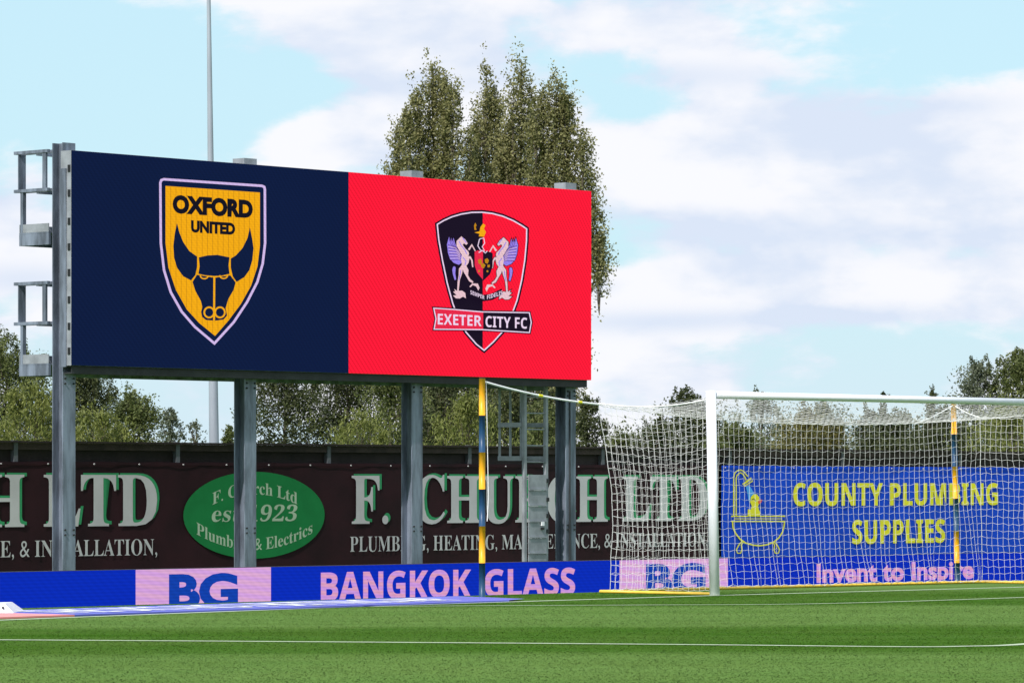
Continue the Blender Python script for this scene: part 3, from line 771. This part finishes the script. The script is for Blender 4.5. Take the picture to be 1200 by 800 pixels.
b = MB(); etube(b, G(.05, 0, GH+.05), G(7.39, 0, GH+.05), .045, .062, nv); b.build('crossbar', M['white_paint'], goal)
for o in goal.children:
    for p in o.data.polygons: p.use_smooth = len(p.vertices) == 4
DEP = 1.78
b = MB(); fr = .020
b.tube([G(.0, .06, fr), G(-.05, DEP+.08, fr)], fr, 8); b.tube([G(-.05, DEP+.08, fr), G(7.5, DEP+.08, fr)], fr, 8); b.tube([G(7.44, .06, fr), G(7.5, DEP+.08, fr)], fr, 8)
b.build('ground_frame', M['yellow_tube'], goal, smooth=True)
# net
def sag_top(s): u = s/7.44; return 2.32-.17*math.sin(math.pi*u)**.7+(-.06*u)
def nz(a, b_, k): return math.sin(a*1.9+k)*math.cos(b_*2.3+k*1.7)+.6*math.sin(a*4.7+b_*3.1+k*2.1)
jit = lambda a: (random.random()-.5)*2*a
def corner_in(z):
    v = min(1, max(0, z/2.3)); return .08*(1-v**3)+.05*math.sin(math.pi*v)
NR, NC, ND = 23, 73, 19
back = [[None]*(NC+1) for _ in range(NR+1)]
for j in range(NR+1):
    for i in range(NC+1):
        u = i/NC; v = j/NR; s0 = -.04+7.5*u; zt_ = sag_top(min(7.44, max(0, s0))); z = .05+(zt_-.05)*v
        cin = corner_in(z); s = s0+cin*(1-2*u)*(abs(1-2*u)**3)
        d = DEP+.05-cin*.6+.10*math.sin(math.pi*v)*math.sin(math.pi*u)+.015*nz(s, z, 1)
        lo = (1-v)**3
        st = .014 if (i+j) % 2 else -.014
        back[j][i] = G(s+jit(.004)+.008*lo*nz(s*2.2, z*2, 3)+.006*math.sin(j*1.1), d+lo*.05*nz(s*3, z, 5), z+jit(.006)+st*.6+.006*nz(s, z*2, 4)-.012*lo*abs(nz(s*1.4, z, 6)))
def side_panel(sgn):
    g = [[None]*(ND+1) for _ in range(NR+1)]
    for j in range(NR+1):
        for i in range(ND+1):
            u = i/ND; v = j/NR
            ztop_ = 2.385*(1-u)+sag_top(0 if sgn < 0 else 7.44)*u-.09*math.sin(math.pi*u); z = .05+(ztop_-.05)*v
            cin = corner_in(z); sb = (-.04+cin) if sgn < 0 else (7.46-cin)
            s = (0 if sgn < 0 else 7.44)*(1-u)+sb*u+.016*nz(u*3, z, 2+sgn)*math.sin(math.pi*u)
            d = .06+(DEP-.01-cin*.6)*u
            if i == ND: g[j][i] = back[j][0 if sgn < 0 else NC]; continue
            st = .008 if (i+j) % 2 else -.008
            g[j][i] = G(s+jit(.01), d+jit(.006)+.01*math.sin(z*5+i*.3), z+jit(.006)+st+.009*nz(u*2, z, 7))
    return g
roof = [[None]*(NC+1) for _ in range(ND+1)]
for j in range(ND+1):
    for i in range(NC+1):
        u = j/ND
        if j == ND: roof[j][i] = back[NR][i]; continue
        s = 7.44*i/NC; z = 2.385*(1-u)+sag_top(s)*u-.05*math.sin(math.pi*u)
        roof[j][i] = G(s+jit(.006), .05+(DEP)*u+jit(.006), z+jit(.005))
def netting(nm, g, r, bord):
    b = MB(); R_ = len(g); C_ = len(g[0])
    for j in range(R_): b.tube(g[j], r, 3, cap=False)
    for i in range(C_): b.tube([g[j][i] for j in range(R_)], r, 3, cap=False)
    for k in bord: b.tube(k, r*1.9, 4, cap=False)
    return b.build(nm, M['twine'], goal)
r = .0020
sl_, sr_ = side_panel(-1), side_panel(1)
netting('rear_net', back, r, [back[NR], back[0], [row[0] for row in back], [row[-1] for row in back]])
netting('side_net', sl_, r, [sl_[NR]]); netting('side_net', sr_, r, [sr_[NR]])
netting('roof_net', roof, r*.9, [])

# ------------------------------------------------------------------ striped poles and ropes
def striped_pole(px, y, label_, lean=0., top=2.60):
    x = (px-600)/F*y
    th = thing('striped_pole', label_, 'pole', (x, y, 0), 'blue and amber striped net poles behind the goal')
    H = .44
    for k in range(6):
        z1 = top-k*H; z0 = max(-.04, z1-H)
        b = MB(); b.tube([(x+lean*z0, y, z0), (x+lean*z1, y, z1)], .038, 16); o = b.build('band', M['band_yellow' if k % 2 == 0 else 'band_blue'], th)
        for p in o.data.polygons: p.use_smooth = len(p.vertices) == 4
    b = MB(); b.tube([(x+lean*top, y, top), (x+lean*top, y, top+.015)], .034, 16); b.build('cap', M['black'], th)
    return (x+lean*top, y, top-.04)
pA = striped_pole(565, 49.9, 'near blue and amber striped pole standing alone left of the goal')
pB = striped_pole(1122, 57.3, 'far blue and amber striped pole seen through the net', -.0215, 2.47)
def rope(pts, r_, label_, name='rope'):
    P = [tuple(p) for p in pts]; b = MB(); b.tube([(q[0], q[1], q[2]) for q in P], r_, 5); o = b.build(name, M['rope'], None, smooth=True)
    tag(o, label_, 'rope'); return o
cL = Vector(back[NR][0]); cR = Vector(back[NR][NC]); A = Vector(pA)
def cat(a, b_, sag, n=12): return [tuple(Vector(a).lerp(Vector(b_), i/n)-Vector((0, 0, sag*4*(i/n)*(1-i/n)))) for i in range(n+1)]
rt_ = thing('tension_rope', 'thick white rope from the near striped pole to the corner of the net', 'rope', pA)
R1 = cat(A+Vector((.03, 0, 0)), cL, .035, 20)
MB().tube(R1, .013, 5).build('cord', M['rope'], rt_)
for a, c in ((9, 10), (16, 17)): MB().tube([tuple(Vector(R1[a]).lerp(Vector(R1[c]), .3)), tuple(Vector(R1[a]).lerp(Vector(R1[c]), .95))], .018, 6).build('sleeve', M['print_lime'], rt_)
rope(cat(A+Vector((.05, -.02, .0)), (A.x+.09, A.y, .35), 0, 8)[:6]+[(A.x+.06, A.y-.03, .9)], .005, 'thin loose cord hanging beside the near striped pole')
rope([tuple(Vector(q)+Vector((0, 0, .012))) for q in cat(cL, G(0, 0, 2.36), .07, 14)], .008, 'cord along the top of the left side net to the goal post')
B_ = Vector(pB)
rope(cat(B_, cR, .02), .008, 'short cord from the far striped pole to the rear net corner')
rope(cat(B_, Vector(back[NR][NC-14]), .02), .008, 'cord from the far striped pole slanting left onto the rear net')

# ------------------------------------------------------------------ mast
mx, my = (250.5-600)/F*130, 130
ms = thing('floodlight_mast', 'tall tapering pale grey mast rising behind the video screen', 'mast', (mx+.04, my, -.3))
def mr(z): return max(.05, .175-(z+.3)*.0068)
b = MB(); zz = [-.3, 3, 6, 9, 12, 15, 18]; P = [(mx+.04-.012*z, my, z) for z in zz]
i0 = 0
for i in range(len(zz)-1): b.tube([P[i], P[i+1]], mr(zz[i]), 16, mr(zz[i+1]), cap=False)
o = b.build('mast_tube', M['mast'], ms, smooth=True)
MB().tube([(mx+.04, my, -.3), (mx+.04, my, -.24)], .32, 16).build('base_flange', M['galv'], ms)

# ------------------------------------------------------------------ trees
def leaves(C, S, n, size, name, m, parent, droop=0.):
    """n leaves scattered round clump centres C (k,3) with spreads S (k,3)"""
    q_ = 6; C = np.repeat(C, q_, 0)+rng.normal(size=(len(C)*q_, 3))*np.repeat(S, q_, 0)*.85; S = np.repeat(S, q_, 0)*.46
    k = len(C); idx = rng.integers(0, k, n)
    off = rng.normal(size=(n, 3)); rr = np.linalg.norm(off, axis=1, keepdims=True); off = off/rr*np.minimum(rr, 1.9)
    P = C[idx]+off*S[idx]; P[:, 2] = np.maximum(P[:, 2], .1)
    nrm = rng.normal(size=(n, 3))+np.array((-.25, -.35, .55)); nrm /= np.linalg.norm(nrm, axis=1, keepdims=True)
    a = rng.normal(size=(n, 3)); a[:, 2] -= droop*2.5; a -= (a*nrm).sum(1, keepdims=True)*nrm; a /= np.linalg.norm(a, axis=1, keepdims=True)
    b_ = np.cross(nrm, a); L = size*(.6+.8*rng.random(n))[:, None]; W = L*(.55 if droop == 0 else .28)
    V = np.empty((n, 4, 3)); V[:, 0] = P-a*L*.5; V[:, 1] = P+b_*W*.5; V[:, 2] = P+a*L*.5; V[:, 3] = P-b_*W*.5
    ct = rng.random(k); tint = np.clip(ct[idx]*.55+rng.random(n)*.45, 0, 1)
    loc = np.array(parent.location)
    return mesh_np(name, V.reshape(-1, 3)-loc, np.arange(4*n), 4, m, parent, tint)
def tree(name, label_, cat_, px, y, top, halfpx, kind, dens=1., leaf=.085, bottom=.4, droop=0., grp='trees beyond the fence', lum=1.):
    k = y/F; x = (px-600)*k; H = CAMZ+(HY-top)*k; rw = halfpx*k*1.12; H -= 7*k
    th = thing(name, label_, cat_, (x, y, -.3), grp)
    nclump = int(34+rw*H*9*lum); C = []; S = []
    zc_ = bottom+(H-bottom)*.45; hz_ = (H-bottom)*.5
    ph = rng.random(6)*6.28
    while len(C) < nclump:
        u = rng.random()*2*math.pi; v = rng.random()**.6; zf = rng.random()
        prof = math.sin(math.pi*min(1, (.12+.88*zf)*.98))**.55 if zf > .45 else .95
        prof *= 1+.18*math.sin(3*u+ph[0]+zf*5)+.12*math.sin(5*zf*3+ph[1]+u)
        q = rw*prof*v
        C.append((x+math.cos(u)*q, y+math.sin(u)*q*.9, bottom+(H-.12*rw-bottom)*zf)); s = (.19+.19*rng.random())*min(rw, 1.5)
        S.append((s, s, s*(.75 if droop == 0 else 1.3)))
    C = np.array(C); S = np.array(S)
    # upper shoots that break the outline
    ns = int(8+rw*5); sh_ = []
    for i in range(ns):
        u = rng.random()*2*math.pi; v = rng.random()*rw*.8; zz_ = H-(v/rw)**2*(H-bottom)*.35
        sh_.append((x+math.cos(u)*v, y+math.sin(u)*v, zz_+rng.random()*.12*rw))
    C = np.vstack((C, sh_)); S = np.vstack((S, np.tile((.06*rw+.02, .06*rw+.02, .13*rw+.03), (ns, 1))))
    area = 2*rw*(H-bottom)
    n = int(area*2300*dens*(.085/leaf)**1.6)
    leaves(C, S, n, leaf, 'crown', LEAF[kind], th, droop)
    b = MB(); b.tube([(x, y, -.3), (x+rw*.05, y, H*.35), (x-rw*.03, y+.05, H*.62), (x, y, H*.9)], .05+.03*rw, 7, .012)
    for i in range(0, min(len(C), 46)):
        c = C[i]; z0_ = max(.3, c[2]-.35*rw-.35*math.hypot(c[0]-x, c[1]-y)); z0_ = min(z0_, H*.8)
        m_ = ((c[0]+x)/2+.03, (c[1]+y)/2, (c[2]+z0_)/2-.04)
        b.tube([(x, y, z0_), m_, tuple(c)], .012+.008*rw, 4, .005, cap=False)
    for i in range(ns):
        c = sh_[i]; b.tube([(x+(c[0]-x)*.5, y+(c[1]-y)*.5, c[2]-.6*rw), c], .010, 3, .004, cap=False)
    b.build('trunk', M['bark'], th)
    return th
def poplar(label_, y, spires, nleaf, leaf=.105):
    k = y/F; xb = np.mean([(s[0]-600)*k for s in spires])
    th = thing('poplar_tree', label_, 'poplar', (xb, y, -.3), 'tall poplars behind the video screen')
    C = []; S = []; b = MB(); W_ = []
    b.tube([(xb, y, -.3), (xb, y, 4.0)], .26, 9, .18)
    for (px, top, half, botpx) in spires:
        x = (px-600)*k; H = CAMZ+(HY-top)*k; zb_ = CAMZ+(HY-botpx)*k; rw = half*1.42*k; yo = rng.normal()*.4
        if botpx < 400: b.tube([(xb, y, zb_-3.5), ((xb*.4+x*.6), y+yo*.5, zb_-1.0), (x, y+yo, (zb_+H)/2), (x+.02, y+yo, H-.1)], .05, 5, .010)
        else: b.tube([(xb, y, 2.4), ((xb+x)/2, y+yo*.5, max(3.4, zb_*.5+1)), (x, y+yo, H*.6), (x+.05, y+yo, H-.1)], .11, 6, .012)
        nb_ = int(30+rw*(H-zb_)*9)
        for i in range(nb_):
            zf = rng.random()**.9; u = rng.random()*2*math.pi
            prof = (1-zf**3.4)*.90+.10
            q = rw*prof*rng.random()**.55; z = zb_+(H-zb_)*zf
            c = (x+math.cos(u)*q, y+yo+math.sin(u)*q, z)
            C.append(c); s = (.17+.17*rng.random())*(1-.35*zf); S.append((s, s, s*1.9))
            if i % 3 == 0: b.tube([(x, y+yo, max(zb_-1, z-1.1-q)), (x+math.cos(u)*q*.6, y+yo+math.sin(u)*q*.6, z-.55), c], .022, 3, .006, cap=False)
    leaves(np.array(C), np.array(S), nleaf, leaf, 'crown', LEAF['poplar'], th)
    b.build('trunk', M['bark'], th)
poplar('left poplar with the two tallest joined spires above the screen', 150,
       [(506, 76, 21, 520), (530, 98, 17, 520), (490, 112, 13, 500), (466, 146, 17, 520), (550, 160, 12, 400), (520, 96, 17, 520), (480, 128, 14, 500), (512, 180, 34, 520)], 78000)
poplar('slim open poplar second from left above the screen', 153, [(569, 80, 16, 520), (583, 122, 11, 520), (560, 134, 9, 500), (576, 98, 12, 520), (556, 170, 16, 520)], 34000)
poplar('narrow poplar third from left above the screen', 151, [(610, 78, 14, 520), (597, 142, 11, 500), (622, 104, 11, 480), (600, 100, 12, 520), (590, 160, 18, 520)], 36000)
poplar('right broad poplar with drooping side sprays beside the screen', 149,
       [(650, 92, 20, 520), (664, 122, 20, 520), (636, 106, 13, 500), (660, 108, 20, 520), (628, 120, 13, 520), (682, 160, 14, 300), (690, 205, 7, 290), (636, 180, 20, 500), (702, 280, 6, 335)], 56000)

TR = [
 ('broadleaf_tree', 'dark green tree at the far left edge behind the fence', 8, 120, 405, 62, 'mid', 1., .08, 0),
 ('broadleaf_tree', 'dark tree behind the left post of the screen', 98, 122, 436, 50, 'dark', 1., .08, 0),
 ('broadleaf_tree', 'rounded green tree right of the left screen post', 157, 116, 466, 42, 'mid', 1., .08, 0),
 ('broadleaf_tree', 'small open topped tree left of the tall mast', 200, 114, 478, 17, 'pale', .55, .07, 0),
 ('sapling', 'thin wispy sapling just left of the tall mast', 228, 117, 490, 13, 'pale', .3, .07, 0),
 ('willow_bush', 'yellow green willow bush low at the far left', 42, 104, 462, 56, 'willow', 1.1, .11, 1),
 ('willow_bush', 'small yellow green willow bush right of the left screen post', 120, 103, 486, 38, 'willow', 1., .11, 1),
 ('shrub', 'small bright shrub right of the mast against the second screen post', 270, 112, 497, 12, 'mid', .6, .07, 0),
 ('broadleaf_tree', 'dark tree under the screen right of its second post', 335, 118, 428, 48, 'dark', .62, .085, 0),
 ('broadleaf_tree', 'dark green tree under the middle of the navy crest half', 408, 120, 420, 52, 'dark', .8, .085, 0),
 ('broadleaf_tree', 'dark green tree left of the third screen post', 458, 116, 432, 40, 'mid', .8, .08, 0),
 ('willow_bush', 'yellow green bush between second and third screen posts', 425, 105, 488, 44, 'willow', .8, .10, 1),
 ('broadleaf_tree', 'dark tree right of the third screen post', 522, 118, 432, 42, 'dark', .9, .085, 0),
 ('willow_bush', 'wide olive bush right of the third screen post', 548, 104, 474, 52, 'willow', 1., .10, 1),
 ('broadleaf_tree', 'dark tree behind the access ladder', 612, 117, 436, 46, 'dark', .9, .085, 0),
 ('broadleaf_tree', 'green tree left of the fourth screen post', 640, 108, 470, 38, 'mid', .9, .08, 0),
 ('broadleaf_tree', 'ragged dark tree right of the fourth screen post', 688, 111, 468, 27, 'dark', .9, .08, 0),
 ('shrub', 'small low shrub behind the left edge of the goal net', 730, 110, 504, 20, 'mid', .7, .07, 0),
 ('broadleaf_tree', 'dark pointed tree behind the left side net', 808, 113, 466, 42, 'dark', 1., .08, 0),
 ('shrub', 'dark spreading shrub sloping down behind the side net', 770, 109, 494, 32, 'dark', 1., .075, 0),
 ('broadleaf_tree', 'grey green airy tree behind the near end of the crossbar', 893, 120, 466, 42, 'pale', .6, .075, 0),
 ('shrub', 'bright green shrub just right of the near goalpost', 862, 106, 500, 34, 'mid', 1.1, .075, 0),
 ('broadleaf_tree', 'olive brown rounded tree behind the middle of the net', 945, 112, 486, 44, 'rust', 1.1, .075, 0),
 ('broadleaf_tree', 'airy tree top behind the olive rounded tree', 965, 122, 474, 34, 'pale', .5, .07, 0),
 ('broadleaf_tree', 'dark green tree behind the word on the blue banner', 1040, 113, 484, 52, 'dark', 1.1, .08, 0),
 ('sapling', 'thin leafy shoot poking above the crossbar', 1036, 116, 456, 7, 'dark', .4, .06, 0),
 ('sapling', 'second thin shoot above the crossbar near the far pole', 1092, 116, 452, 9, 'dark', .4, .06, 0),
 ('broadleaf_tree', 'dark green tree behind the far striped pole', 1105, 111, 486, 46, 'dark', 1.1, .08, 0),
 ('broadleaf_tree', 'pale feathery tree rising above the crossbar on the right', 1146, 126, 424, 32, 'pale', .6, .08, 0),
 ('broadleaf_tree', 'large green tree at the right edge above the crossbar', 1196, 126, 414, 44, 'mid', 1., .085, 0),
 ('willow_bush', 'yellow green bush behind the right end of the net', 1185, 106, 484, 60, 'willow', 1., .10, 1),
 ('broadleaf_tree', 'green tree just beyond the right edge of view', 1290, 118, 440, 60, 'mid', .8, .09, 0),
 ('broadleaf_tree', 'green tree just beyond the left edge of view', -90, 118, 430, 60, 'mid', .8, .09, 0),
]
for (nm, lb_, px, y, top, half, kind, dens, lf, dr) in TR:
    tree(nm, lb_, {'broadleaf_tree': 'tree', 'sapling': 'sapling', 'willow_bush': 'bush', 'shrub': 'shrub'}[nm], px, y, top, half, kind, dens, lf, .3, dr)
# dark understorey so that no sky shows low between the stems
C = []; 
for i in range(520):
    px = -150+1600*rng.random(); y = 124+6*rng.random(); k = y/F
    C.append(((px-600)*k, y, rng.random()*(2.3 if px < 745 else 2.9)))
C = np.array(C); S = np.tile((.55, .5, .35), (len(C), 1))
dummy = type('o', (), {})()
class _P: location = (0, 0, 0)
n_ = 60000
off = rng.normal(size=(n_, 3)); idx = rng.integers(0, len(C), n_); P = C[idx]+off*S[idx]; P[:, 2] = np.clip(P[:, 2], 0, 3.5)
gapx = 600+P[:, 0]/P[:, 1]*F; ok = ~((gapx > 215) & (gapx < 262)); P = P[ok]; n_ = len(P)
a = rng.normal(size=(n_, 3)); a /= np.linalg.norm(a, axis=1, keepdims=True); c_ = np.cross(a, rng.normal(size=(n_, 3))); c_ /= np.linalg.norm(c_, axis=1, keepdims=True)
V = np.stack((P-a*.07, P+c_*.035, P+a*.07, P-c_*.035), 1)
o = mesh_np('hedge', V.reshape(-1, 3), np.arange(4*n_), 4, LEAF['mid'], None, rng.random(n_)); o['kind'] = 'stuff'
